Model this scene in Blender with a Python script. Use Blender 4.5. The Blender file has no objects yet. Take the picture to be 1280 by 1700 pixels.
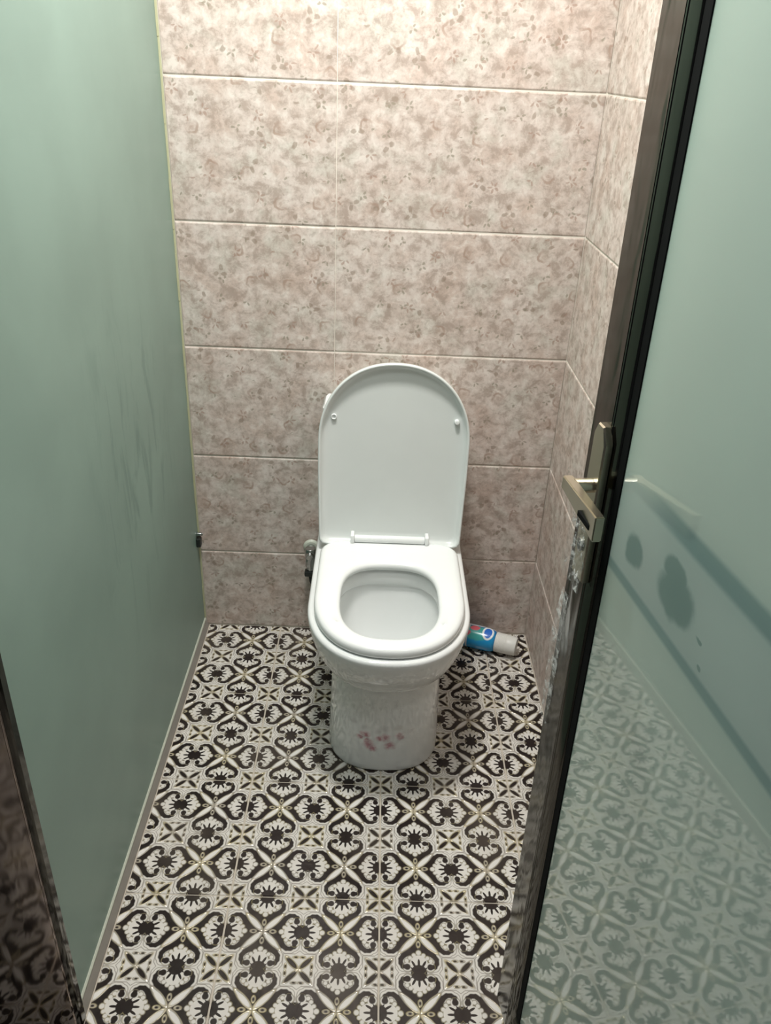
import bpy, bmesh, math, random
from mathutils import Vector, Matrix
random.seed(7)
SC = bpy.context.scene
COL = SC.collection

# ------------------------------------------------------------------ camera
CAM_POS = Vector((.4675, -1.9697, 1.4832))
def cam_rot(p, y, r):
    return Matrix.Rotation(y, 3, 'Z') @ Matrix.Rotation(p, 3, 'X') @ Matrix.Rotation(r, 3, 'Z')
cd = bpy.data.cameras.new('camera'); cam = bpy.data.objects.new('camera', cd); COL.objects.link(cam)
cd.sensor_fit = 'VERTICAL'; cd.sensor_height = 24; cd.lens = 24 * 1360.93 / 1700
cd.clip_start = .02
cam.matrix_world = Matrix.Translation(CAM_POS) @ cam_rot(1.0683, -.0198, .0453).to_4x4()
SC.camera = cam

# ------------------------------------------------------------------ light and exposure
SC.view_settings.view_transform = 'Standard'; SC.view_settings.look = 'None'
SC.view_settings.gamma = 1; SC.view_settings.use_curve_mapping = False
SC.view_settings.exposure = .08
w = bpy.data.worlds.new('world'); SC.world = w; w.use_nodes = True
w.node_tree.nodes['Background'].inputs[0].default_value = (.86, .93, 1, 1)
w.node_tree.nodes['Background'].inputs[1].default_value = .04
def area(name, loc, sx, sy, power, col, rot=(0, 0, 0)):
    l = bpy.data.lights.new(name, 'AREA'); l.shape = 'RECTANGLE'; l.size = sx; l.size_y = sy
    l.energy = power; l.color = col
    o = bpy.data.objects.new(name, l); COL.objects.link(o); o.location = loc; o.rotation_euler = rot
    return o
area('ceiling_lamp_light', (.38, -.62, 2.375), .20, .20, 26, (1, .975, .93))
area('door_fill_light', (.10, -1.22, 2.375), .2, .2, 5.5, (.95, .98, 1))  # added unseen fill that lifts the upper door face
area('door_backlight', (1.06, -1.45, 2.375), .2, .2, 4.0, (.93, .98, 1))  # added unseen light beyond the door, brightens its glass from behind

# ------------------------------------------------------------------ helpers
def link(name, bm, mat=None, parent=None, smooth=False):
    me = bpy.data.meshes.new(name); bm.normal_update(); bm.to_mesh(me); bm.free()
    if mat:
        for m in (mat if isinstance(mat, (list, tuple)) else [mat]): me.materials.append(m)
    if smooth:
        for p in me.polygons: p.use_smooth = True
    o = bpy.data.objects.new(name, me); COL.objects.link(o); o.parent = parent
    return o
def smooth_angle(o, deg=35):
    me = o.data
    for p in me.polygons: p.use_smooth = True
    me.set_sharp_from_angle(angle=math.radians(deg))
    return o
def tag(o, label, cat, group=None):
    o['label'] = label; o['category'] = cat
    if group: o['group'] = group
    return o
def struct(o): o['kind'] = 'structure'; return o
def empty(name, loc=(0, 0, 0), parent=None):
    o = bpy.data.objects.new(name, None); COL.objects.link(o); o.location = loc; o.parent = parent
    o.empty_display_size = .1
    return o
def box(bm, lo, hi, bevel=0, seg=1):
    r = bmesh.ops.create_cube(bm, size=1)
    c = [(a + b) / 2 for a, b in zip(lo, hi)]; s = [b - a for a, b in zip(lo, hi)]
    for v in r['verts']: v.co = Vector([c[i] + v.co[i] * s[i] for i in range(3)])
    if bevel:
        es = list({e for v in r['verts'] for e in v.link_edges})
        bmesh.ops.bevel(bm, geom=es, offset=bevel, segments=seg, affect='EDGES', profile=.5)
    return bm
def cyl(bm, a, b, r1, r2=None, n=24, bevel=0):
    a, b = Vector(a), Vector(b); r2 = r1 if r2 is None else r2
    M = Matrix.Translation((a + b) / 2) @ (b - a).to_track_quat('Z', 'Y').to_matrix().to_4x4()
    r = bmesh.ops.create_cone(bm, cap_ends=True, segments=n, radius1=r1, radius2=r2, depth=(b - a).length, matrix=M)
    if bevel:
        es = [e for e in {e for v in r['verts'] for e in v.link_edges} if any(len(f.verts) > 4 for f in e.link_faces)]
        bmesh.ops.bevel(bm, geom=es, offset=bevel, segments=3, affect='EDGES', profile=.5)
    return bm
def lathe(bm, prof, origin, axis, n=32, oval=1.0):
    """prof: list of (distance along axis, radius)"""
    axis = Vector(axis).normalized(); up = Vector((0, 0, 1)); side = axis.cross(up).normalized(); up = side.cross(axis)
    rings = []
    for t, r in prof:
        rings.append([bm.verts.new(Vector(origin) + axis * t + side * (math.cos(2 * math.pi * i / n) * r) + up * (math.sin(2 * math.pi * i / n) * r * oval)) for i in range(n)])
    for A, B in zip(rings, rings[1:]):
        for i in range(n): bm.faces.new((A[i], A[(i + 1) % n], B[(i + 1) % n], B[i]))
    bm.faces.new(rings[0][::-1]); bm.faces.new(rings[-1])
    bmesh.ops.recalc_face_normals(bm, faces=bm.faces)
    return bm
def tube(bm, pts, r, n=12):
    pts = [Vector(p) for p in pts]; rings = []
    for i, p in enumerate(pts):
        t = (pts[min(i + 1, len(pts) - 1)] - pts[max(i - 1, 0)]).normalized()
        a = t.orthogonal().normalized() if i == 0 else (a - t * a.dot(t)).normalized()
        b = t.cross(a)
        rings.append([bm.verts.new(p + a * math.cos(2 * math.pi * k / n) * r + b * math.sin(2 * math.pi * k / n) * r) for k in range(n)])
    for A, B in zip(rings, rings[1:]):
        for i in range(n): bm.faces.new((A[i], A[(i + 1) % n], B[(i + 1) % n], B[i]))
    bm.faces.new(rings[0][::-1]); bm.faces.new(rings[-1])
    bmesh.ops.recalc_face_normals(bm, faces=bm.faces)
    return bm
def prism(bm, poly, axis, lo, hi):
    """extrude a polygon (list of 2D points) along axis; 2D coords are the other two axes in order"""
    def P(p, t):
        q = list(p); q.insert(axis, t); return Vector(q)
    A = [bm.verts.new(P(p, lo)) for p in poly]; B = [bm.verts.new(P(p, hi)) for p in poly]
    n = len(poly)
    for i in range(n): bm.faces.new((A[i], A[(i + 1) % n], B[(i + 1) % n], B[i]))
    bm.faces.new(A[::-1]); bm.faces.new(B)
    bmesh.ops.recalc_face_normals(bm, faces=bm.faces)
    return bm

# ------------------------------------------------------------------ node expressions
class G:
    def __init__(s, name):
        s.m = bpy.data.materials.new(name); s.m.use_nodes = True; s.t = s.m.node_tree
        s.b = s.t.nodes['Principled BSDF']
    def put(s, sock, v):
        if isinstance(v, bpy.types.NodeSocket): s.t.links.new(v, sock)
        elif isinstance(v, (tuple, list)) and sock.type == 'RGBA' and len(v) == 3: sock.default_value = (*v, 1)
        else: sock.default_value = v
    def M(s, op, *a, clamp=False):
        n = s.t.nodes.new('ShaderNodeMath'); n.operation = op; n.use_clamp = clamp
        for i, v in enumerate(a): s.put(n.inputs[i], v)
        return n.outputs[0]
    def V(s, op, *a):
        n = s.t.nodes.new('ShaderNodeVectorMath'); n.operation = op
        for i, v in enumerate(a):
            k = 3 if (op == 'SCALE' and i == 1) else i
            s.put(n.inputs[k], v)
        return n.outputs['Value'] if op in ('LENGTH', 'DISTANCE', 'DOT_PRODUCT') else n.outputs[0]
    def xyz(s, v):
        n = s.t.nodes.new('ShaderNodeSeparateXYZ'); s.put(n.inputs[0], v); return n.outputs
    def vec(s, x=0., y=0., z=0.):
        n = s.t.nodes.new('ShaderNodeCombineXYZ')
        for i, v in enumerate((x, y, z)): s.put(n.inputs[i], v)
        return n.outputs[0]
    def mix(s, f, a, b):
        n = s.t.nodes.new('ShaderNodeMix'); n.data_type = 'RGBA'
        s.put(n.inputs[0], f); s.put(n.inputs[6], a); s.put(n.inputs[7], b); return n.outputs[2]
    def ss(s, v, lo, hi, a=0., b=1.):
        n = s.t.nodes.new('ShaderNodeMapRange'); n.interpolation_type = 'SMOOTHSTEP'
        for i, x in enumerate((v, lo, hi, a, b)): s.put(n.inputs[i], x)
        return n.outputs[0]
    def noise(s, v, scale, detail=3, rough=.5, dist=0., col=False):
        n = s.t.nodes.new('ShaderNodeTexNoise'); s.put(n.inputs['Vector'], v)
        n.inputs['Scale'].default_value = scale; n.inputs['Detail'].default_value = detail
        n.inputs['Roughness'].default_value = rough; n.inputs['Distortion'].default_value = dist
        return n.outputs[1 if col else 0]
    def coord(s, kind='Object'):
        n = s.t.nodes.new('ShaderNodeTexCoord'); return n.outputs[kind]
    def pos(s): return s.t.nodes.new('ShaderNodeNewGeometry').outputs['Position']
    def bump(s, h, dist, strength=1.):
        n = s.t.nodes.new('ShaderNodeBump'); s.put(n.inputs['Height'], h)
        n.inputs['Distance'].default_value = dist; n.inputs['Strength'].default_value = strength
        s.t.links.new(n.outputs[0], s.b.inputs['Normal'])
    def set(s, **k):
        for a, v in k.items(): s.put(s.b.inputs[a.replace('_', ' ')], v)
        return s.m
def plain(name, col, rough=.4, metal=0., **k):
    g = G(name)
    v = g.noise(g.coord(), 18, 4)
    kk = .985 if min(col) > .6 else .94
    c = g.mix(g.ss(v, .3, .7), tuple(x * kk for x in col), col)
    return g.set(Base_Color=c, Roughness=rough, Metallic=metal, **k)

# ------------------------------------------------------------------ floor tile print (period 150 mm, mirrored fold)
def floor_material():
    g = G('ornate_floor_glaze'); M, V = g.M, g.V
    X = g.xyz(g.coord())
    a0 = M('ABSOLUTE', M('WRAP', M('SUBTRACT', M('DIVIDE', X[0], .15), .5), .5, -.5))
    b0 = M('ABSOLUTE', M('WRAP', M('SUBTRACT', M('DIVIDE', X[1], .15), .5), .5, -.5))
    a = M('MAXIMUM', a0, b0); b = M('MINIMUM', a0, b0)      # star at 0,0; cross at .5,.5; palmette at .5,0
    rx = M('SUBTRACT', .5, a)
    P = g.vec(rx, b)                                        # palmette frame
    def circ(cx, cy, r, pt=P): return M('SUBTRACT', V('DISTANCE', pt, (cx, cy, 0)), r)
    def ell(cx, cy, ax, ay, pt):                            # approximate signed distance
        q = V('DIVIDE', V('SUBTRACT', pt, (cx, cy, 0)), (ax, ay, 1))
        return M('MULTIPLY', M('SUBTRACT', V('LENGTH', q), 1), min(ax, ay))
    def union(*d):
        r = d[0]
        for x in d[1:]: r = M('MINIMUM', r, x)
        return r
    def seg(p, q, r):
        ba = Vector((q[0] - p[0], q[1] - p[1], 0)); pa = V('SUBTRACT', P, (p[0], p[1], 0))
        h = M('DIVIDE', V('DOT_PRODUCT', pa, tuple(ba)), ba.length_squared, clamp=True)
        return M('SUBTRACT', V('LENGTH', V('SUBTRACT', pa, V('SCALE', tuple(ba), h))), r)
    AA = .0075
    def cover(d, w=AA): return g.ss(d, -w, w, 1., 0.)       # 1 inside
    # black scroll band from its curl round to the star
    pts = [(.076, .150), (.082, .196), (.122, .228), (.175, .226), (.224, .190), (.262, .138), (.330, .078), (.42, .03), (.5, .0)]
    wid = [.038, .030, .030, .033, .038, .042, .048, .045]
    band = union(circ(.076, .145, .042), *[seg(pts[i], pts[i + 1], wid[i]) for i in range(8)])
    # scalloped white palmette
    body = union(circ(.262, 0, .036), circ(.228, .060, .030), circ(.192, .110, .030), circ(.156, .152, .030), ell(.105, 0, .130, .120, P), circ(.078, .143, .062))
    inner = ell(.2, .0, .21, .17, P)
    th = M('ARCTAN2', b, M('MAXIMUM', rx, .0005))
    rad = V('LENGTH', P)
    spike = M('MULTIPLY', M('POWER', M('MAXIMUM', M('COSINE', M('MULTIPLY', th, 12.)), .001), .6), g.ss(th, .75, 1.15, 1., 0.))
    core = M('SUBTRACT', rad, M('ADD', .102, M('MULTIPLY', spike, .078)))
    # petals radiating from the star along the diagonal
    t = M('MULTIPLY', M('ADD', a, b), .70711); wv = M('MULTIPLY', M('SUBTRACT', a, b), .70711)
    D = g.vec(t, wv)
    petal = union(ell(.165, 0, .140, .040, D), ell(.25, 0, .09, .026, D))
    A = g.vec(a, b)
    drop = ell(.125, 0, .042, .026, A)
    # cross motif
    p = M('SUBTRACT', .5, a); q = M('SUBTRACT', .5, b)
    X2 = g.vec(M('MULTIPLY', M('ADD', p, q), .70711), M('MULTIPLY', M('SUBTRACT', q, p), .70711))
    leaf = ell(.125, 0, .112, .033, X2)
    Q = g.vec(p, q)
    dots = ell(.043, .163, .032, .015, Q)
    notch = M('ADD', .205, M('MULTIPLY', M('MAXIMUM', M('SUBTRACT', .055, p), 0), .75))
    frame = M('SUBTRACT', M('ABSOLUTE', M('SUBTRACT', q, notch)), .0045)
    white = (.72, .69, .645); black = (.020, .014, .013); grey = (.27, .245, .215)
    c = g.mix(cover(frame, .006), white, grey)
    rimline = M('SUBTRACT', M('ABSOLUTE', M('SUBTRACT', band, .030)), .0035)
    c = g.mix(M('MULTIPLY', cover(rimline, .006), .95), c, (.20, .175, .145))
    c = g.mix(cover(union(band, M('MAXIMUM', inner, M('SUBTRACT', b, .14)), circ(.5, 0, .17))), c, black)
    c = g.mix(cover(body), c, white)
    c = g.mix(cover(circ(.076, .145, .040)), c, black)
    c = g.mix(cover(M('MAXIMUM', seg(pts[0], pts[1], .028), M('SUBTRACT', .11, b))), c, black)
    c = g.mix(cover(core), c, black)
    pw = M('MAXIMUM', petal, M('SUBTRACT', .0, q))
    c = g.mix(cover(M('SUBTRACT', petal, .008)), c, grey)
    c = g.mix(cover(petal), c, (.79, .765, .73))
    c = g.mix(cover(drop), c, (.62, .56, .46))
    c = g.mix(cover(M('ADD', drop, .011)), c, black)
    c = g.mix(cover(union(leaf, dots)), c, black)
    # raised gilt outlines
    def line(d, w=.006): return cover(M('SUBTRACT', M('ABSOLUTE', d), w), .006)
    ln = line(body, .004)
    for d in (petal, leaf, dots, drop): ln = M('MAXIMUM', ln, line(d))
    gl = g.noise(g.pos(), 9, 2)
    gold = g.mix(g.ss(gl, .35, .6), (.52, .46, .36), (.70, .60, .34))
    c = g.mix(M('MULTIPLY', ln, .6), c, gold)
    d = g.noise(g.pos(), 5, 5)
    c = g.mix(M('MULTIPLY', g.ss(d, .45, .75), .18), c, (.30, .25, .20))
    mt = M('MULTIPLY', ln, .30)
    h = M('ADD', ln, M('MULTIPLY', g.noise(g.pos(), 55, 3), .55))
    g.bump(h, .0014, .9)
    return g.set(Base_Color=c, Roughness=.20, Metallic=mt, Specular_IOR_Level=.38)

# ------------------------------------------------------------------ wall tile print
def wall_material(name, axis, shift):
    g = G(name); M, V = g.M, g.V
    X = g.xyz(g.pos())
    P = g.vec(M('ADD', X[axis], shift), X[2], 0.)
    n1 = g.noise(P, 7, 5, .62); n2 = g.noise(V('ADD', P, (3.1, 1.7, 0)), 30, 6, .7, .3); n3 = g.noise(V('ADD', P, (8.3, 4.4, 0)), 11, 4, .55)
    n4 = g.noise(V('ADD', P, (1.3, 9.4, 0)), 75, 4, .6)
    c = g.mix(g.ss(n1, .35, .62), (.60, .505, .45), (.675, .59, .54))
    c = g.mix(M('MULTIPLY', g.ss(n3, .50, .66), .55), c, (.56, .545, .48))
    c = g.mix(M('MULTIPLY', g.ss(n3, .50, .34), .55), c, (.57, .44, .375))
    c = g.mix(M('MULTIPLY', g.ss(n2, .46, .64), .72), c, (.355, .275, .23))
    c = g.mix(M('MULTIPLY', g.ss(n2, .48, .34), .55), c, (.80, .745, .69))
    c = g.mix(M('MULTIPLY', g.ss(n4, .5, .66), .35), c, (.36, .30, .25))
    wob = V('SCALE', V('SUBTRACT', g.noise(P, 60, 2, col=True), (.5, .5, .5)), .010)
    Pw = V('ADD', P, wob)
    def cells(scale, off, rnd):
        n = g.t.nodes.new('ShaderNodeTexVoronoi'); n.voronoi_dimensions = '2D'; n.inputs['Scale'].default_value = scale
        n.inputs['Randomness'].default_value = rnd
        q = V('ADD', Pw, off); g.put(n.inputs['Vector'], q)
        loc = V('SUBTRACT', V('SCALE', q, scale), V('SCALE', n.outputs['Position'], scale))
        cr = g.xyz(n.outputs['Color']); L = g.xyz(loc)
        r = V('LENGTH', g.vec(L[0], L[1])); th = M('ADD', M('ARCTAN2', L[1], L[0]), M('MULTIPLY', cr[0], 6.28))
        return r, th, cr
    # roses: rings with a dark heart
    r, th, cr = cells(11.5, (.31, .17, 0), .75)
    edge = M('ADD', .15, M('MULTIPLY', M('COSINE', M('MULTIPLY', th, 4)), .010))
    ring = g.ss(M('ABSOLUTE', M('SUBTRACT', r, edge)), .012, .05, 1., 0.)
    heart = g.ss(r, .035, .08, .8, 0.)
    fill = g.ss(r, .08, .19, .35, 0.)
    gate = g.ss(cr[1], .42, .5)
    side = M('ADD', .6, M('MULTIPLY', M('COSINE', th), .6))
    c = g.mix(M('MULTIPLY', M('MULTIPLY', M('MAXIMUM', M('MULTIPLY', ring, side), M('MAXIMUM', heart, fill)), gate), .6), c, (.36, .25, .195))
    # leaf sprigs
    for sc, off, col, seedgate, lobes, s in ((13.5, (1.1, .63, 0), (.28, .215, .165), .30, 3, .62), (17., (2.7, 1.9, 0), (.36, .24, .19), .35, 5, .65), (21., (5.2, 3.3, 0), (.28, .25, .19), .4, 4, .7)):
        r, th, cr = cells(sc, off, .85)
        lob = M('POWER', M('ABSOLUTE', M('COSINE', M('MULTIPLY', th, lobes / 2.))), 1.6)
        half = g.ss(M('COSINE', M('MULTIPLY', th, .5)), .05, .35)
        body = M('MULTIPLY', g.ss(M('SUBTRACT', r, M('MULTIPLY', lob, .25)), -.05, .01, 1., 0.), g.ss(r, .04, .09))
        body = M('MULTIPLY', body, half)
        c = g.mix(M('MULTIPLY', M('MULTIPLY', body, g.ss(cr[1], seedgate, seedgate + .06)), s), c, col)
    low = g.noise(P, 2.2, 2)
    g.bump(M('ADD', n2, M('MULTIPLY', n4, .5)), .0009, .45)
    return g.set(Base_Color=c, Roughness=g.ss(n2, .3, .7, .38, .50), Specular_IOR_Level=.38)

# ------------------------------------------------------------------ other materials
def glass_material(door):
    g = G('frosted_door_glass' if door else 'frosted_partition_glass'); M, V = g.M, g.V
    O = g.coord(); X = g.xyz(O)
    n = g.noise(O, 3.2, 4, .55)
    base = (.205, .285, .245) if door else (.235, .345, .30)
    c = g.mix(g.ss(n, .35, .7), tuple(x * .93 for x in base), tuple(x * 1.06 for x in base))
    if door:
        # cross bars of darker tint and splash marks, in door coordinates (x along the door, z up)
        wob = V('SCALE', V('SUBTRACT', g.noise(O, 26, 3, col=True), (.5, .5, .5)), .022)
        Q = g.xyz(V('ADD', O, wob))
        b1 = M('MULTIPLY', g.ss(M('ABSOLUTE', M('SUBTRACT', X[2], 1.006)), .003, .009, 1., 0.), .75)
        b2 = M('MULTIPLY', g.ss(M('ABSOLUTE', M('SUBTRACT', X[2], 1.114)), .006, .014, 1., 0.), M('MULTIPLY', g.ss(X[0], .11, .26), .85))
        zone = M('MULTIPLY', M('MULTIPLY', g.ss(X[2], 1.0, 1.01), g.ss(X[2], 1.11, 1.12, 1., 0.)), .18)
        c = g.mix(zone, c, (.155, .205, .215))
        c = g.mix(M('MULTIPLY', M('MAXIMUM', b1, b2), .8), c, (.105, .175, .175))
        def blot(x, z, rx, rz):
            q = V('DIVIDE', V('SUBTRACT', g.vec(Q[0], 0., Q[2]), (x, 0, z)), (rx, 1, rz))
            return g.ss(V('LENGTH', q), .75, 1.15, 1., 0.)
        st = M('MAXIMUM', blot(.149, 1.048, .020, .021), M('MAXIMUM', blot(.247, 1.052, .038, .024), blot(.236, 1.072, .024, .014)))
        st = M('MAXIMUM', st, M('MAXIMUM', blot(.31, 1.02, .004, .003), blot(.30, 1.045, .004, .003)))
        c = g.mix(M('MULTIPLY', st, .55), c, (.10, .15, .135))
    else:
        # water run marks
        Sx = V('MULTIPLY', O, (1, 3.2, .8)); s = g.noise(Sx, 6, 5, .6, .6)
        zone = M('MULTIPLY', g.ss(M('ABSOLUTE', M('SUBTRACT', X[2], .75)), .1, .45, 1., 0.), g.ss(M('ABSOLUTE', M('ADD', X[1], .45)), .12, .34, 1., 0.))
        c = g.mix(M('MULTIPLY', M('MULTIPLY', g.ss(s, .50, .66), zone), .55), c, (.12, .20, .175))
    d = g.noise(O, 90, 2)
    if door:                                 # frosted glass also passes light from its far side
        tr = g.t.nodes.new('ShaderNodeBsdfTranslucent'); g.put(tr.inputs[0], g.mix(M('MAXIMUM', M('MULTIPLY', M('MAXIMUM', b1, b2), .85), M('MULTIPLY', st, .75)), g.mix(M('MULTIPLY', zone, 2.), (.60, .595, .585), (.46, .475, .50)), (.16, .235, .24)))
        ad = g.t.nodes.new('ShaderNodeAddShader'); out = g.t.nodes['Material Output']
        g.t.links.new(g.b.outputs[0], ad.inputs[0]); g.t.links.new(tr.outputs[0], ad.inputs[1]); g.t.links.new(ad.outputs[0], out.inputs['Surface'])
    return g.set(Base_Color=c, Roughness=(.028 if door else .38), IOR=(1.95 if door else 1.45), Specular_IOR_Level=.5, Coat_Weight=0.)
def steel_material(name, col, rough, amount):
    g = G(name); O = g.coord()
    S = g.V('MULTIPLY', O, (1, 1, .25))
    n = g.noise(S, 30, 3)
    c = g.mix(g.ss(n, .35, .65), tuple(x * .88 for x in col), col)
    g.bump(g.noise(S, 26, 2, .5, .4), amount, 1.)
    return g.set(Base_Color=c, Metallic=1., Roughness=rough)
M_FLOOR = floor_material()
M_WB = wall_material('floral_back_wall_glaze', 0, 0.)
M_WR = wall_material('floral_side_wall_glaze', 1, 5.)
M_GROUT = plain('cream_grout', (.80, .75, .67), .8)
M_FGROUT = plain('floor_grout', (.58, .52, .44), .7)
M_DGLASS = glass_material(True); M_LGLASS = glass_material(False)
M_STEEL = steel_material('polished_bronze_steel', (.105, .10, .088), .10, .0010)
M_POST = steel_material('mirror_bronze_steel', (.40, .34, .31), .085, .0006)
M_GASKET = plain('black_rubber', (.004, .005, .005), .8, Specular_IOR_Level=.1)
M_NICKEL = plain('brushed_nickel', (.60, .55, .44), .26, 1.)
M_CHROME = plain('chrome', (.50, .52, .52), .12, 1.)
M_BLACK = plain('black_plastic', (.015, .018, .017), .35)
M_SILIC = plain('grey_sill_metal', (.33, .31, .28), .35, .3)
M_BEAD = plain('pale_sealant', (.62, .66, .56), .4)
M_YELLOW = plain('aged_sealant', (.42, .44, .28), .5)
M_PLASTER = plain('ceiling_paint', (.75, .75, .73), .8)
M_SEAT = plain('white_seat_plastic', (.86, .885, .875), .18)
M_LID = plain('white_lid_plastic', (.72, .755, .735), .25)
def ceramic():
    g = G('white_ceramic'); M, V = g.M, g.V
    O = g.pos(); X = g.xyz(O)
    n = g.noise(O, 6, 3)
    c = g.mix(g.ss(n, .3, .7), (.80, .82, .81), (.84, .86, .85))
    Q = g.V('ADD', g.vec(X[0], 0., X[2]), V('MULTIPLY', V('SUBTRACT', g.noise(O, 70, 3, col=True), (.5, .5, .5)), (.016, 0, .016)))
    on = g.ss(X[1], -.50, -.53)
    dec = None
    for x, z, r in ((.459, .107, .008), (.473, .117, .012), (.519, .110, .014), (.506, .108, .010), (.553, .116, .013), (.482, .084, .015), (.490, .073, .011), (.530, .086, .014), (.478, .097, .01)):
        f = g.ss(V('DISTANCE', Q, (x, 0, z)), r * .25, r * 1.25, 1., 0.)
        dec = f if dec is None else M('MAXIMUM', dec, f)
    det = g.ss(g.noise(O, 120, 3), .35, .6, .55, 1.)
    c = g.mix(M('MULTIPLY', M('MULTIPLY', M('MULTIPLY', dec, det), on), .8), c, (.42, .10, .15))
    lf = None
    for x, z, r in ((.445, .150, .008), (.470, .140, .012), (.520, .138, .014), (.548, .142, .01), (.575, .128, .008), (.50, .13, .01)):
        f = g.ss(V('DISTANCE', Q, (x, 0, z)), r * .2, r * 1.3, 1., 0.)
        lf = f if lf is None else M('MAXIMUM', lf, f)
    c = g.mix(M('MULTIPLY', M('MULTIPLY', lf, on), .35), c, (.45, .42, .42))
    return g.set(Base_Color=c, Roughness=.09, Coat_Weight=.3, Coat_Roughness=.05)
M_CER = ceramic()
g = G('clear_film'); n = g.noise(g.coord(), 60, 5, .7)
g.bump(n, .004, 1.)
M_FILM = g.set(Base_Color=(.80, .82, .80), Roughness=.12, Alpha=g.ss(n, .50, .62, .10, .65))

# ------------------------------------------------------------------ room shell
W = .9392; J = .3625; H0 = .2551; RH = .2961; CEIL = 2.40
YF = -3.0
bm = bmesh.new(); box(bm, (-1.3, YF, -.06), (2.2, 0, -.0018)); floor = struct(link('floor', bm, M_FGROUT))
C0, D0, T = .2122, .2965, .3
def tile_mesh(x0, x1, y0, y1, gap=.0010, ox=0.):
    """tile occupying x0..x1, y0..y1 (relative to its pattern origin)"""
    bm = bmesh.new(); g_ = gap; b = .0012
    lo = (x0 + g_ * 1.8, y0 + g_); hi = (x1 - g_ * 1.8, y1 - g_)
    lv = [bm.verts.new((x, y, -.0060)) for x, y in ((lo[0], lo[1]), (hi[0], lo[1]), (hi[0], hi[1]), (lo[0], hi[1]))]
    mv = [bm.verts.new((v.co.x, v.co.y, -b)) for v in lv]
    tv = [bm.verts.new((x, y, 0)) for x, y in ((lo[0] + b, lo[1] + b), (hi[0] - b, lo[1] + b), (hi[0] - b, hi[1] - b), (lo[0] + b, hi[1] - b))]
    for A, B in ((lv, mv), (mv, tv)):
        for i in range(4): bm.faces.new((A[i], A[(i + 1) % 4], B[(i + 1) % 4], B[i]))
    bm.faces.new(tv); bm.faces.new(lv[::-1])
    bmesh.ops.recalc_face_normals(bm, faces=bm.faces)
    return bm
full = None
for k in range(0, 10):                       # rows, counted away from the back wall
    for m in range(-5, 6):
        x0 = C0 + T * m; x1 = x0 + T; y1 = -D0 - T * (k - 1); y0 = y1 - T
        y1c = min(y1, 0); y0c = max(y0, YF)
        inner = y1 > -1.16                   # inside the cubicle the tiles stop at its walls
        x0c, x1c = (max(x0, 0.), min(x1, W)) if inner and -.3 < x0 + .01 and x1 < W + .31 else (x0, x1)
        if inner and (x1 < .005 or x0 > W):  # neighbouring cubicles
            x0c, x1c = x0, x1
            if x1 > -.02 and x0 < 0: continue
        if inner and x0 < 0 < x1: x0c = 0.
        if k == 3 and x0 < 0 < x1:          # the row that runs out under the post
            o = link('tile', tile_mesh(0, -x0, 0, -1.1585 - y0), M_FLOOR, floor); o.location = (x0, y0, 0)
        if x1c - x0c < .01 or y1c - y0c < .01: continue
        ox = x0
        if k == 0 and x0 < W < x1: ox = x0 + .064
        if x0c == x0 and x1c == x1 and y1c == y1 and y0c == y0 and ox == x0:
            if full is None:
                full = link('tile', tile_mesh(0, T, 0, T), M_FLOOR, floor); o = full
            else:
                o = full.copy(); COL.objects.link(o)
        else:
            o = link('tile', tile_mesh(x0c - ox, x1c - ox, y0c - y0, y1c - y0), M_FLOOR, floor)
        o.location = (ox, y0, random.uniform(-.0002, .0002))
        o.rotation_euler = (random.uniform(-.0006, .0006), random.uniform(-.0006, .0006), 0)

bm = bmesh.new(); box(bm, (-1.3, .0019, -.06), (2.2, .1, CEIL)); wall_back = struct(link('wall_back', bm, M_GROUT))
bm = bmesh.new(); box(bm, (W + .0019, -1.15, -.06), (W + .09, .0019, CEIL)); wall_right = struct(link('wall_right', bm, M_GROUT))
bm = bmesh.new(); box(bm, (-1.3, YF, CEIL), (2.2, .1, CEIL + .06)); struct(link('ceiling', bm, M_PLASTER))
def wall_tile(parent, mat, axis, u0, u1, z0, z1, face, sgn):
    """axis 0: tile in the x-z plane facing -y; axis 1: tile in the y-z plane facing -x. Pillowed upper and lower edges."""
    bz, bu, th, gp = .0040, .0008, .0075, .0007
    u0 += gp; u1 -= gp; z0 += gp; z1 -= gp
    bm = bmesh.new()
    def P(u, z, d):                          # d = depth out of the wall
        return (u, face - d, z) if axis == 0 else (face - d, u, z)
    jit = random.uniform(-.0005, .0005)
    rings = []
    for iu, iz, d in ((0, 0, -th), (0, 0, -.0030), (bu * .4, bz * .45, -.0008), (bu, bz, 0)):
        rings.append([bm.verts.new(P(u, z, d + (jit if d > -.005 else 0))) for u, z in ((u0 + iu, z0 + iz), (u1 - iu, z0 + iz), (u1 - iu, z1 - iz), (u0 + iu, z1 - iz))])
    for A, B in zip(rings, rings[1:]):
        for i in range(4): bm.faces.new((A[i], A[(i + 1) % 4], B[(i + 1) % 4], B[i]))
    bm.faces.new(rings[-1]); bm.faces.new(rings[0][::-1])
    bmesh.ops.recalc_face_normals(bm, faces=bm.faces)
    return link('tile', bm, mat, parent)
rows = [(0, H0)] + [(H0 + RH * i, min(H0 + RH * (i + 1), CEIL)) for i in range(8)]
TW = W - J
for z0, z1 in rows:
    if z1 - z0 < .02: continue
    for x0, x1 in ((J - TW, -.03), (-.0075, J), (J, W)):
        if x0 < -.1:
            wall_tile(wall_back, M_WB, 0, x0, -.03, z0, z1, 0, 1)
        else:
            wall_tile(wall_back, M_WB, 0, x0, x1, z0, z1, 0, 1)
    for y0, y1 in ((-TW, 0.), (-1.15, -TW)):
        wall_tile(wall_right, M_WR, 1, y0, y1, z0, z1, W, 1)

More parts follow.
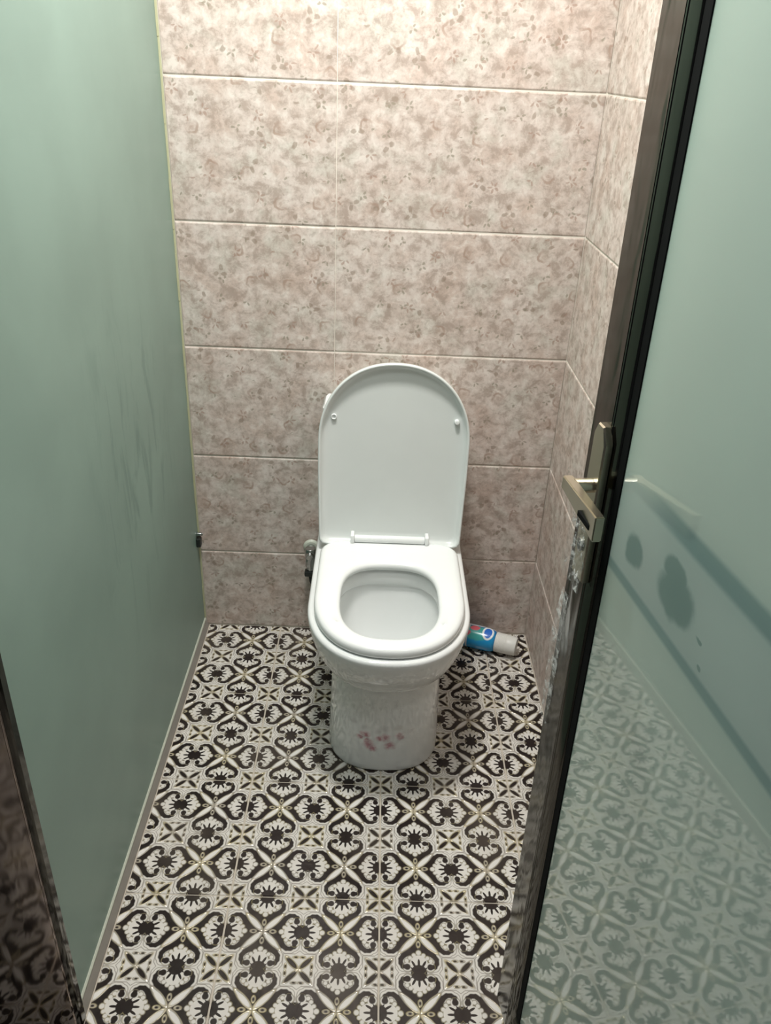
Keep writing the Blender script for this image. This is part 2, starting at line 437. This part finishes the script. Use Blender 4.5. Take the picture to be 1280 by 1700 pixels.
# unseen ceiling panels at the area lights; two are added to brighten the door
def lamp(x, y, label):
    L = empty('ceiling_light', (x, y, CEIL)); tag(L, label, 'light')
    bm = bmesh.new(); box(bm, (-.15, -.15, -.018), (.15, .15, -.0005), .004, 2); link('housing', bm, M_PLASTER, L)
    g = G('lamp_diffuser'); g.set(Base_Color=(.9, .9, .9), Emission_Color=(1, .98, .94), Emission_Strength=2.2)
    bm = bmesh.new(); box(bm, (-.13, -.13, -.022), (.13, .13, -.0182), .001); link('diffuser', bm, g.m, L)
lamp(.38, -.62, 'square white ceiling light above the toilet cubicle')
lamp(1.06, -1.45, 'added square white panel lighting the door glass from behind')
lamp(.10, -1.22, 'added square white panel giving fill light to the door')

# ------------------------------------------------------------------ left glass partition
GP = empty('glass_partition', (0, 0, 0)); tag(GP, 'frosted green glass partition on the left, standing on a narrow grey sill', 'partition')
bm = bmesh.new(); box(bm, (-.026, -1.1405, .021), (-.012, -.003, 2.25), .0008); link('glass_pane', bm, M_LGLASS, GP)
bm = bmesh.new(); prism(bm, [(-.036, -.006), (-.0005, -.006), (-.0005, .002), (-.009, .016), (-.012, .0205), (-.036, .0205)], 1, -1.1408, -.003); link('sill', bm, M_SILIC, GP)
bm = bmesh.new(); prism(bm, [(-.0118, .0206), (-.0088, .0175), (-.0082, .0225), (-.0108, .0265), (-.0118, .0265)], 1, -1.13, -.003); link('sealant_bead', bm, M_BEAD, GP)['label'] = 'pale sealant line along the foot of the glass'
bm = bmesh.new()
for i in range(40):
    z0 = .025 + i * .055; z1 = z0 + .055
    wv = .0026 + .0014 * math.sin(i * 1.9) + (.002 if 5 < i < 11 else 0)
    v = [bm.verts.new(p) for p in ((-.0118, -.0006, z0), (-.0118 + .0040, -.0006, z0), (-.0118, -.0006 - .002 - wv, z0), (-.0118, -.0006, z1), (-.0118 + .0040, -.0006, z1), (-.0118, -.0026 - wv, z1))]
    bm.faces.new((v[0], v[1], v[2])); bm.faces.new((v[5], v[4], v[3])); bm.faces.new((v[1], v[4], v[5], v[2])); bm.faces.new((v[0], v[3], v[4], v[1])); bm.faces.new((v[0], v[2], v[5], v[3]))
bmesh.ops.recalc_face_normals(bm, faces=bm.faces)
link('corner_sealant', bm, M_YELLOW, GP)['label'] = 'yellowed sealant between glass and tiles'
bm = bmesh.new(); cyl(bm, (-.0118, -.022, .322), (.002, -.022, .322), .006, bevel=.001); cyl(bm, (.002, -.022, .322), (.006, -.022, .322), .004, bevel=.0008)
link('screw_cap', bm, M_CHROME, GP, True)['label'] = 'small chrome screw cap near the back wall'
bm = bmesh.new(); box(bm, (-.0118, -.034, .285), (.001, -.014, .312), .003, 2); link('rubber_stop', bm, M_BLACK, GP)

# polished post at the cubicle mouth
PO = empty('door_post', (.012, -1.160, 0)); tag(PO, 'polished bronze metal post in the lower left corner mirroring the floor', 'post')
bm = bmesh.new(); prism(bm, [(-.30, 0), (-.0195, 0), (-.0195, .019), (-.30, .019)], 2, 0.0012, 2.3)
bmesh.ops.bevel(bm, geom=[e for e in bm.edges if abs(e.verts[0].co.z - e.verts[1].co.z) > 1], offset=.0025, segments=3, affect='EDGES')
smooth_angle(link('post_body', bm, M_POST, PO))
bm = bmesh.new(); prism(bm, [(-.0192, .0030), (-.0135, .0030), (-.011, .0055), (-.011, .019), (-.0192, .019)], 2, .0012, 2.3); link('edge_bead', bm, M_STEEL, PO)
for o in PO.children: pass

# ------------------------------------------------------------------ the open door on the right
dD = Vector((0.11949884, -0.99235334, 0.03090095)).normalized(); dU = Vector((0.00202498, 0.03136752, 0.99950587)).normalized()
dY = dU.cross(dD).normalized()
DR = empty('door_1'); struct(DR)
DR.matrix_world = Matrix(((dD.x, dY.x, dU.x, .71915), (dD.y, dY.y, dU.y, -1.13355), (dD.z, dY.z, dU.z, 0), (0, 0, 0, 1)))
ZB, ZT, LEN = .084, 2.08, .76
prof = [(0, .034), (0, -.003), (.003, -.006), (.054, -.006), (.0555, -.0045), (.0575, -.0045), (.0595, -.0075), (.0615, -.0072), (.0625, -.0062), (.074, -.004), (.079, -.0008), (.080, .003), (.080, .034)]
bm = bmesh.new(); prism(bm, prof, 2, ZB, ZT); smooth_angle(link('stile', bm, M_STEEL, DR), 30)
bm = bmesh.new(); prism(bm, [(LEN - x, y) for x, y in prof], 2, ZB, ZT); smooth_angle(link('stile', bm, M_STEEL, DR), 30)
rail = [(y, ZB + .066 * x / .080) for x, y in prof]
bm = bmesh.new(); prism(bm, rail, 0, .0802, LEN - .0802); smooth_angle(link('bottom_rail', bm, M_STEEL, DR), 30)
bm = bmesh.new(); prism(bm, [(y, ZB + ZT - z) for y, z in rail], 0, .0802, LEN - .0802); smooth_angle(link('top_rail', bm, M_STEEL, DR), 30)
GB = ZB + .066
bm = bmesh.new()
x0, x1, z0, z1, gw = .0802, LEN - .0802, GB + .0002, ZT - .0662, .016
for lo, hi in (((x0, -.0012, z0), (x0 + gw, .02, z1)), ((x1 - gw, -.0012, z0), (x1, .02, z1)), ((x0 + gw, -.0012, z0), (x1 - gw, .02, z0 + .010)), ((x0 + gw, -.0012, z1 - .010), (x1 - gw, .02, z1))):
    box(bm, lo, hi, .0008)
link('gasket', bm, M_GASKET, DR)
bm = bmesh.new(); box(bm, (x0 + gw + .0002, 0, z0 + .0102), (x1 - gw - .0002, .008, z1 - .0102)); link('glass_pane', bm, M_DGLASS, DR)
# handle: long plate, square-bend lever, clinging film
px0, px1 = .034, .068
bm = bmesh.new()
pl = [(px0, .958), (px1, .958), (px1, 1.130), (px1 - .010, 1.148), (px0 + .008, 1.148), (px0, 1.136)]
A = [bm.verts.new((x, -.0062, z)) for x, z in pl]; B = [bm.verts.new((x, -.0135, z)) for x, z in pl]
cx = (px0 + px1) / 2; Cc = [bm.verts.new((cx + (x - cx) * .9, -.0155, 1.05 + (z - 1.05) * .985)) for x, z in pl]
for R0, R1 in ((A, B), (B, Cc)):
    for i in range(6): bm.faces.new((R0[i], R0[(i + 1) % 6], R1[(i + 1) % 6], R1[i]))
bm.faces.new(Cc); bm.faces.new(A[::-1]); bmesh.ops.recalc_face_normals(bm, faces=bm.faces)
HP = link('handle_plate', bm, M_NICKEL, DR)
bm = bmesh.new(); cyl(bm, (.052, -.0157, 1.0765), (.052, -.036, 1.0765), .0085, n=28)
lv = [((.040, -.034), (.040, -.046), 1.069, 1.084), ((.064, -.034), (.052, -.046), 1.068, 1.0845), ((.166, -.045), (.166, -.055), 1.068, 1.096)]
ring = []
for (a, b, zl, zh) in lv:
    ring.append([bm.verts.new((a[0], a[1], zl)), bm.verts.new((b[0], b[1], zl)), bm.verts.new((b[0], b[1], zh)), bm.verts.new((a[0], a[1], zh))])
for R0, R1 in zip(ring, ring[1:]):
    for i in range(4): bm.faces.new((R0[i], R0[(i + 1) % 4], R1[(i + 1) % 4], R1[i]))
f1 = bm.faces.new(ring[0][::-1]); f2 = bm.faces.new(ring[-1]); bmesh.ops.recalc_face_normals(bm, faces=bm.faces)
es = {e for r_ in ring for v in r_ for e in v.link_edges}
bmesh.ops.bevel(bm, geom=list(es), offset=.0012, segments=2, affect='EDGES')
smooth_angle(link('lever', bm, M_NICKEL, HP), 40)
bm = bmesh.new(); box(bm, (.118, -.0545, 1.074), (.152, -.0505, 1.080), .0003); link('slot', bm, M_GASKET, HP)
bm = bmesh.new(); cyl(bm, (.050, -.0150, 1.000), (.050, -.0175, 1.000), .0085, bevel=.0008); box(bm, (.0488, -.0182, .995), (.0512, -.0172, 1.005)); link('keyhole', bm, M_CHROME, HP)
bm = bmesh.new(); rr = random.Random(3); NX, NZ = 9, 14
gv = [[bm.verts.new((.028 + .052 * i / NX, -.0178 - .003 * rr.random() - (.004 if i in (0, NX) else 0), .945 + .10 * j / NZ + .002 * rr.random())) for i in range(NX + 1)] for j in range(NZ + 1)]
for j in range(NZ):
    for i in range(NX): bm.faces.new((gv[j][i], gv[j][i + 1], gv[j + 1][i + 1], gv[j + 1][i]))
link('protective_film', bm, M_FILM, HP)['label'] = 'crumpled clear film over the lower plate'
bm = bmesh.new(); rr = random.Random(5)
gv = [[bm.verts.new((-.004 - .010 * math.sin(math.pi * j / 16) * (1 - i / 2) + .012 * i, -.0064 - .002 * rr.random(), .70 + .21 * j / 16)) for i in range(3)] for j in range(17)]
for j in range(16):
    for i in range(2): bm.faces.new((gv[j][i], gv[j][i + 1], gv[j + 1][i + 1], gv[j + 1][i]))
link('film_strip', bm, M_FILM, DR)['label'] = 'peeling clear film on the door edge'

# ------------------------------------------------------------------ toilet
TX = .516
NP = 144
def polar(inside, c, ang, rmax=.8):
    lo, hi = 0., rmax
    dx, dy = math.cos(ang), math.sin(ang)
    for _ in range(34):
        m = (lo + hi) / 2
        if inside(c[0] + dx * m, c[1] + dy * m): lo = m
        else: hi = m
    return (c[0] + dx * lo, c[1] + dy * lo)
def dshape(hw, yf, yb, L, n=2.3, rc=.02):
    """straight sides running back (+y) to yb, superelliptic nose at yf (-y)"""
    yc = yf + L
    def f(x, y):
        ax = abs(x)
        if ax > hw or y > yb: return False
        if y < yc: return (ax / hw) ** n + ((yc - y) / L) ** n <= 1
        if ax > hw - rc and y > yb - rc: return (ax - hw + rc) ** 2 + (y - yb + rc) ** 2 <= rc * rc
        return True
    return f
def sell(cy, a, b, n, flat=None):
    def f(x, y):
        nn = n if y < cy else (flat or n)
        return (abs(x) / a) ** nn + (abs(y - cy) / b) ** nn <= 1
    return f
def rings_to_mesh(bm, rings, cap0=True, cap1=True):
    for A, B in zip(rings, rings[1:]):
        n = len(A)
        for i in range(n): bm.faces.new((A[i], A[(i + 1) % n], B[(i + 1) % n], B[i]))
    if cap0: bm.faces.new(rings[0][::-1])
    if cap1: bm.faces.new(rings[-1])
    bmesh.ops.recalc_face_normals(bm, faces=bm.faces)
def catmull(keys, n):
    out = []
    K = [keys[0]] + keys + [keys[-1]]
    for i in range(1, len(K) - 2):
        for s in range(n):
            t = s / n
            out.append(tuple(.5 * ((2 * b) + (c - a) * t + (2 * a - 5 * b + 4 * c - d) * t * t + (3 * b - a - 3 * c + d) * t ** 3) for a, b, c, d in zip(K[i - 1], K[i], K[i + 1], K[i + 2])))
    out.append(keys[-1]); return out
TO = empty('toilet', (TX, -.30, 0)); tag(TO, 'white ceramic toilet with raised lid and a rose print on its foot', 'toilet')
OFF = Vector((-0., .30, 0))
CY = -.42
def ringpts(f, z, c=CY, n=NP):
    return [Vector((*polar(f, (0, c), 2 * math.pi * i / n), z)) + OFF for i in range(n)]
bm = bmesh.new(); rings = []
# z, half width, y front, y back, nose length, exponent
foot = [(.0015, .131, -.552, -.03, .13, 2.5), (.010, .134, -.556, -.03, .13, 2.5), (.06, .133, -.556, -.03, .13, 2.5), (.15, .130, -.560, -.03, .135, 2.5), (.245, .128, -.566, -.03, .14, 2.4), (.256, .126, -.566, -.03, .14, 2.4)]
belly = [(.258, .129, -.569, -.025, .145, 2.35), (.268, .142, -.582, -.02, .16, 2.3), (.285, .155, -.597, -.018, .175, 2.25), (.31, .168, -.613, -.016, .19, 2.2), (.34, .178, -.626, -.015, .205, 2.2), (.365, .184, -.634, -.015, .215, 2.2), (.382, .186, -.637, -.015, .218, 2.2), (.389, .184, -.635, -.015, .217, 2.2), (.392, .179, -.630, -.018, .213, 2.2)]
for k in catmull(foot, 4) + catmull(belly, 4):
    z, hw, yf, yb, L, n = k
    rings.append([bm.verts.new(p) for p in ringpts(dshape(hw, yf, yb, L, n, .02), z)])
hole = [(.392, .128, .158, 2.6, -.432), (.388, .122, .152, 2.6, -.432), (.372, .118, .148, 2.6, -.432), (.352, .120, .150, 2.5, -.432), (.348, .128, .156, 2.4, -.432), (.335, .128, .155, 2.3, -.432), (.29, .118, .142, 2.2, -.430), (.24, .098, .118, 2.1, -.425), (.205, .075, .092, 2., -.42), (.190, .058, .072, 2., -.415)]
for z, a, b, n, cy in catmull(hole, 3):
    rings.append([bm.verts.new(p) for p in ringpts(sell(cy, a, b, n, n + .6), z)])
rings_to_mesh(bm, rings)
smooth_angle(link('bowl', bm, M_CER, TO), 50)
# water
g = G('bowl_water'); g.bump(g.noise(g.coord(), 12, 2), .0008, .3); M_WATER = g.set(Base_Color=(.86, .92, .90), Roughness=.03, Transmission_Weight=.35, IOR=1.33)
bm = bmesh.new(); r0 = [bm.verts.new(p) for p in ringpts(sell(-.42, .080, .097, 2.), .213)]; r1 = [bm.verts.new(p) for p in ringpts(sell(-.415, .060, .074, 2.), .192)]
rings_to_mesh(bm, [r1, r0]); link('water', bm, M_WATER, TO, True)
# cistern hidden behind the raised lid
bm = bmesh.new(); rings = []
for z, hw, yf in ((.385, .150, -.105), (.42, .156, -.110), (.60, .166, -.118), (.712, .168, -.122), (.722, .166, -.120)):
    rings.append([bm.verts.new(Vector((x, y, z)) + OFF) for x, y in [polar(dshape(hw, yf, -.012, .04, 3.5, .015), (0, -.065), 2 * math.pi * i / 64) for i in range(64)]])
rings_to_mesh(bm, rings); smooth_angle(link('cistern', bm, M_CER, TO), 40)
bm = bmesh.new(); rings = []
for z, hw, yf in ((.7222, .167, -.124), (.726, .171, -.128), (.738, .171, -.128), (.744, .166, -.123)):
    rings.append([bm.verts.new(Vector((x - .005, y, z)) + OFF) for x, y in [polar(dshape(hw, yf, -.012, .04, 3.5, .015), (0, -.065), 2 * math.pi * i / 64) for i in range(64)]])
rings_to_mesh(bm, rings); smooth_angle(link('cistern_cover', bm, M_CER, TO), 40)
# seat
bm = bmesh.new(); rings = []
so = lambda e: dshape(.1715 - e, -.626 + e, -.188 - e * .5, .205 - e, 2.25, .045)
sh = lambda e: sell(-.434, .1115 + e, .1440 + e, 2.55, 3.0)
for f, z in ((sh(.010), .3945), (so(.004), .3945), (so(.0008), .397), (so(0), .402), (so(.0005), .410), (so(.003), .4145), (so(.008), .4175), (so(.016), .4188), (so(.030), .4190), (sh(.020), .4175), (sh(.009), .4160), (sh(.003), .4135), (sh(.0005), .409), (sh(0), .404), (sh(.003), .397)):
    rings.append([bm.verts.new(p) for p in ringpts(f, z, -.43)])
for A, B in zip(rings, rings[1:] + rings[:1]):
    for i in range(NP): bm.faces.new((A[i], A[(i + 1) % NP], B[(i + 1) % NP], B[i]))
bmesh.ops.recalc_face_normals(bm, faces=bm.faces)
smooth_angle(link('seat', bm, M_SEAT, TO), 60)
# lid, raised; local frame x, w (up the lid), n (towards the front)
hinge = Vector((0, -.176, .408)) + OFF
upv = Vector((0, .045, .457)).normalized(); nv = Vector((0, -.457, .045)).normalized()
def lidring(bm, e, d, n=160):
    Lt = .466
    def f(x, y):                      # y = along lid, shape runs 0..Lt; nose at top
        hw = .1775 + .0045 * min(1, max(0, y / .2)) - e
        if y < e or y > Lt - e or abs(x) > hw: return False
        L = .195 - e; yc = Lt - e - L
        if y > yc: return (abs(x) / hw) ** 2.15 + ((y - yc) / L) ** 2.15 <= 1
        rc = .014
        if abs(x) > hw - rc and y < e + rc: return (abs(x) - hw + rc) ** 2 + (y - e - rc) ** 2 <= rc * rc
        return True
    out = []
    for i in range(n):
        x, y = polar(f, (0, .22), 2 * math.pi * i / n)
        out.append(bm.verts.new(hinge + Vector((x, 0, 0)) + upv * y + nv * d))
    return out
bm = bmesh.new()
lid = [lidring(bm, e, d) for e, d in ((.030, -.006), (.012, -.004), (.003, .002), (0, .009), (.0003, .020), (.0016, .0222), (.0040, .0222), (.0056, .0208), (.0072, .016), (.010, .0085), (.017, .0045), (.030, .0025), (.060, .0012), (.10, .0008))]
rings_to_mesh(bm, lid)
LID = smooth_angle(link('lid', bm, M_LID, TO), 60)
for s, w_ in ((-.1455, .330), (.1485, .328)):
    bm = bmesh.new(); p = hinge + Vector((s, 0, 0)) + upv * w_
    if s > 0: cyl(bm, p + nv * .001, p + nv * .014, .0065, .0055, bevel=.0012)
    else:                                  # bare socket: the rubber foot is missing
        lathe(bm, [(0, .0068), (.006, .0068), (.0075, .0060), (.0072, .0046), (.003, .0042)], p + nv * .001, nv, 28)
    o = smooth_angle(link('bumper', bm, M_SEAT, LID))
    if s < 0:
        o['label'] = 'hollow bumper socket'
# hinge bar and lugs
bm = bmesh.new(); hb = Vector((0, -.193, .428)) + OFF
cyl(bm, hb + Vector((-.088, 0, 0)), hb + Vector((.088, 0, 0)), .0095, n=32, bevel=.001)
box(bm, hb + Vector((-.086, -.004, -.014)), hb + Vector((.086, .012, .0)), .002)
smooth_angle(link('hinge_bar', bm, M_SEAT, TO))
for s in (-1, 1):
    bm = bmesh.new(); box(bm, hb + Vector((s * .0935 - .005, -.012, -.0085)), hb + Vector((s * .0935 + .005, .016, .014)), .003, 3)
    smooth_angle(link('hinge_lug', bm, M_SEAT, TO))

# ------------------------------------------------------------------ wall valve with hose
VA = empty('angle_valve', (.303, 0, .275)); tag(VA, 'chrome water valve on the tiled wall left of the toilet', 'valve')
bm = bmesh.new(); cyl(bm, (0, -.0012, .008), (0, -.007, .008), .023, .017, n=36, bevel=.001); smooth_angle(link('wall_flange', bm, M_BEAD, VA))['label'] = 'pale round wall flange'
bm = bmesh.new(); cyl(bm, (0, -.0072, .006), (0, -.040, .004), .013); cyl(bm, (0, -.034, .022), (0, -.034, -.036), .0145, bevel=.0015); cyl(bm, (0, -.034, -.036), (0, -.034, -.046), .011); smooth_angle(link('valve_body', bm, M_CHROME, VA))
bm = bmesh.new(); cyl(bm, (0, -.0402, .004), (0, -.056, .003), .0125, .010, bevel=.001); smooth_angle(link('handwheel', bm, M_CHROME, VA))
bm = bmesh.new(); box(bm, (-.016, -.050, -.064), (.012, -.026, -.048), .004, 2); smooth_angle(link('hose_nut', bm, M_BLACK, VA))['label'] = 'black plastic hose nut'
bm = bmesh.new(); tube(bm, [(0, -.034, -.063), (.002, -.034, -.085), (.012, -.035, -.11), (.03, -.036, -.13), (.055, -.037, -.135), (.078, -.037, -.12)], .006); link('hose', bm, M_BLACK, VA, True)

# ------------------------------------------------------------------ cleaner bottle lying behind the toilet
ax = Vector((.9375, -.348, 0)).normalized(); org = Vector((.742, -.048, .0348))
BO = empty('cleaner_bottle', (.82, -.075, 0)); tag(BO, 'blue cleaner bottle with white cap lying on the floor behind the toilet', 'bottle')
R0 = org - Vector(BO.location)
def bottle_label():
    g = G('blue_bottle_label'); M, V = g.M, g.V
    rel = V('SUBTRACT', g.coord(), tuple(R0)); side = ax.cross(Vector((0, 0, 1)))
    t = V('DOT_PRODUCT', rel, tuple(ax))
    s = M('MULTIPLY', M('ARCTAN2', V('DOT_PRODUCT', rel, tuple(side)), V('DOT_PRODUCT', rel, (0, 0, 1))), .034)  # arc length, + towards the room
    Q = g.vec(t, s)
    wob = V('ADD', Q, V('MULTIPLY', V('SUBTRACT', g.noise(g.coord(), 60, 3, col=True), (.5, .5, .5)), (.012, .012, 0)))
    c = g.mix(g.ss(M('ADD', M('MULTIPLY', t, 8.), M('MULTIPLY', s, 18.)), -.1, 1.3), (.008, .035, .26), (.02, .30, .62))
    def ov(cx, cy, rx, ry, pt): return V('LENGTH', V('DIVIDE', V('SUBTRACT', pt, (cx, cy, 0)), (rx, ry, 1)))
    c = g.mix(M('MULTIPLY', g.ss(ov(.045, .018, .038, .026, wob), .85, 1.05, 1., 0.), .85), c, (.07, .42, .36))
    c = g.mix(g.ss(M('ABSOLUTE', M('SUBTRACT', s, M('ADD', -.010, M('MULTIPLY', t, -.12)))), .0075, .0095, 1., 0.), c, (.70, .78, .84))      # pale wave
    c = g.mix(g.ss(M('ABSOLUTE', M('SUBTRACT', t, .0225)), .0015, .003, .85, 0.), c, (.75, .80, .85))
    c = g.mix(g.ss(ov(.040, .004, .014, .011, wob), .8, 1.1, 1., 0.), c, (.78, .16, .20))
    c = g.mix(g.ss(ov(.022, .024, .010, .009, wob), .8, 1.1, .9, 0.), c, (.62, .10, .16))
    c = g.mix(g.ss(ov(.080, .010, .017, .025, Q), .92, 1.02, 1., 0.), c, (.86, .90, .92))
    c = g.mix(g.ss(ov(.080, .010, .0115, .019, Q), .92, 1.02, 1., 0.), c, (.03, .16, .62))
    # illegible rows of small white lettering
    tx = g.t.nodes.new('ShaderNodeTexBrick'); g.put(tx.inputs['Vector'], V('SCALE', g.vec(s, t), 1.)); tx.inputs['Scale'].default_value = 160
    tx.inputs['Color1'].default_value = (1, 1, 1, 1); tx.inputs['Color2'].default_value = (0, 0, 0, 1); tx.inputs['Mortar'].default_value = (0, 0, 0, 1)
    rowm = M('MULTIPLY', g.ss(M('ABSOLUTE', M('SUBTRACT', t, .014)), .003, .004, .8, 0.), g.ss(M('ABSOLUTE', s), .02, .022, 1., 0.))
    c = g.mix(M('MULTIPLY', g.xyz(tx.outputs[0])[0], rowm), c, (.9, .93, .95))
    return g.set(Base_Color=c, Roughness=.22)
bm = bmesh.new(); lathe(bm, [(-.070, .012), (-.0685, .024), (-.062, .0315), (-.052, .0338), (.06, .0338), (.078, .0335), (.092, .0318), (.100, .029), (.1015, .022)], R0, ax, 48)
smooth_angle(link('body', bm, bottle_label(), BO), 60)
M_CAP = plain('white_cap_plastic', (.76, .76, .72), .38)
bm = bmesh.new(); prof_ = [(.1018, .0255)]
for i in range(9): prof_ += [(.1025 + i * .0035, .0282), (.1040 + i * .0035, .0288), (.1052 + i * .0035, .0281)]
prof_ += [(.140, .0278), (.160, .0268), (.1625, .0255), (.1628, .020), (.158, .0185), (.1578, .002)]
lathe(bm, prof_, R0, ax, 48); smooth_angle(link('cap', bm, M_CAP, BO), 40)
bm = bmesh.new(); lathe(bm, [(-.0605, .0322), (-.058, .0342), (-.0525, .0344), (-.0515, .0341)], R0, ax, 48); link('base_rim', bm, M_CAP, BO, True)
bpy.context.view_layer.update()
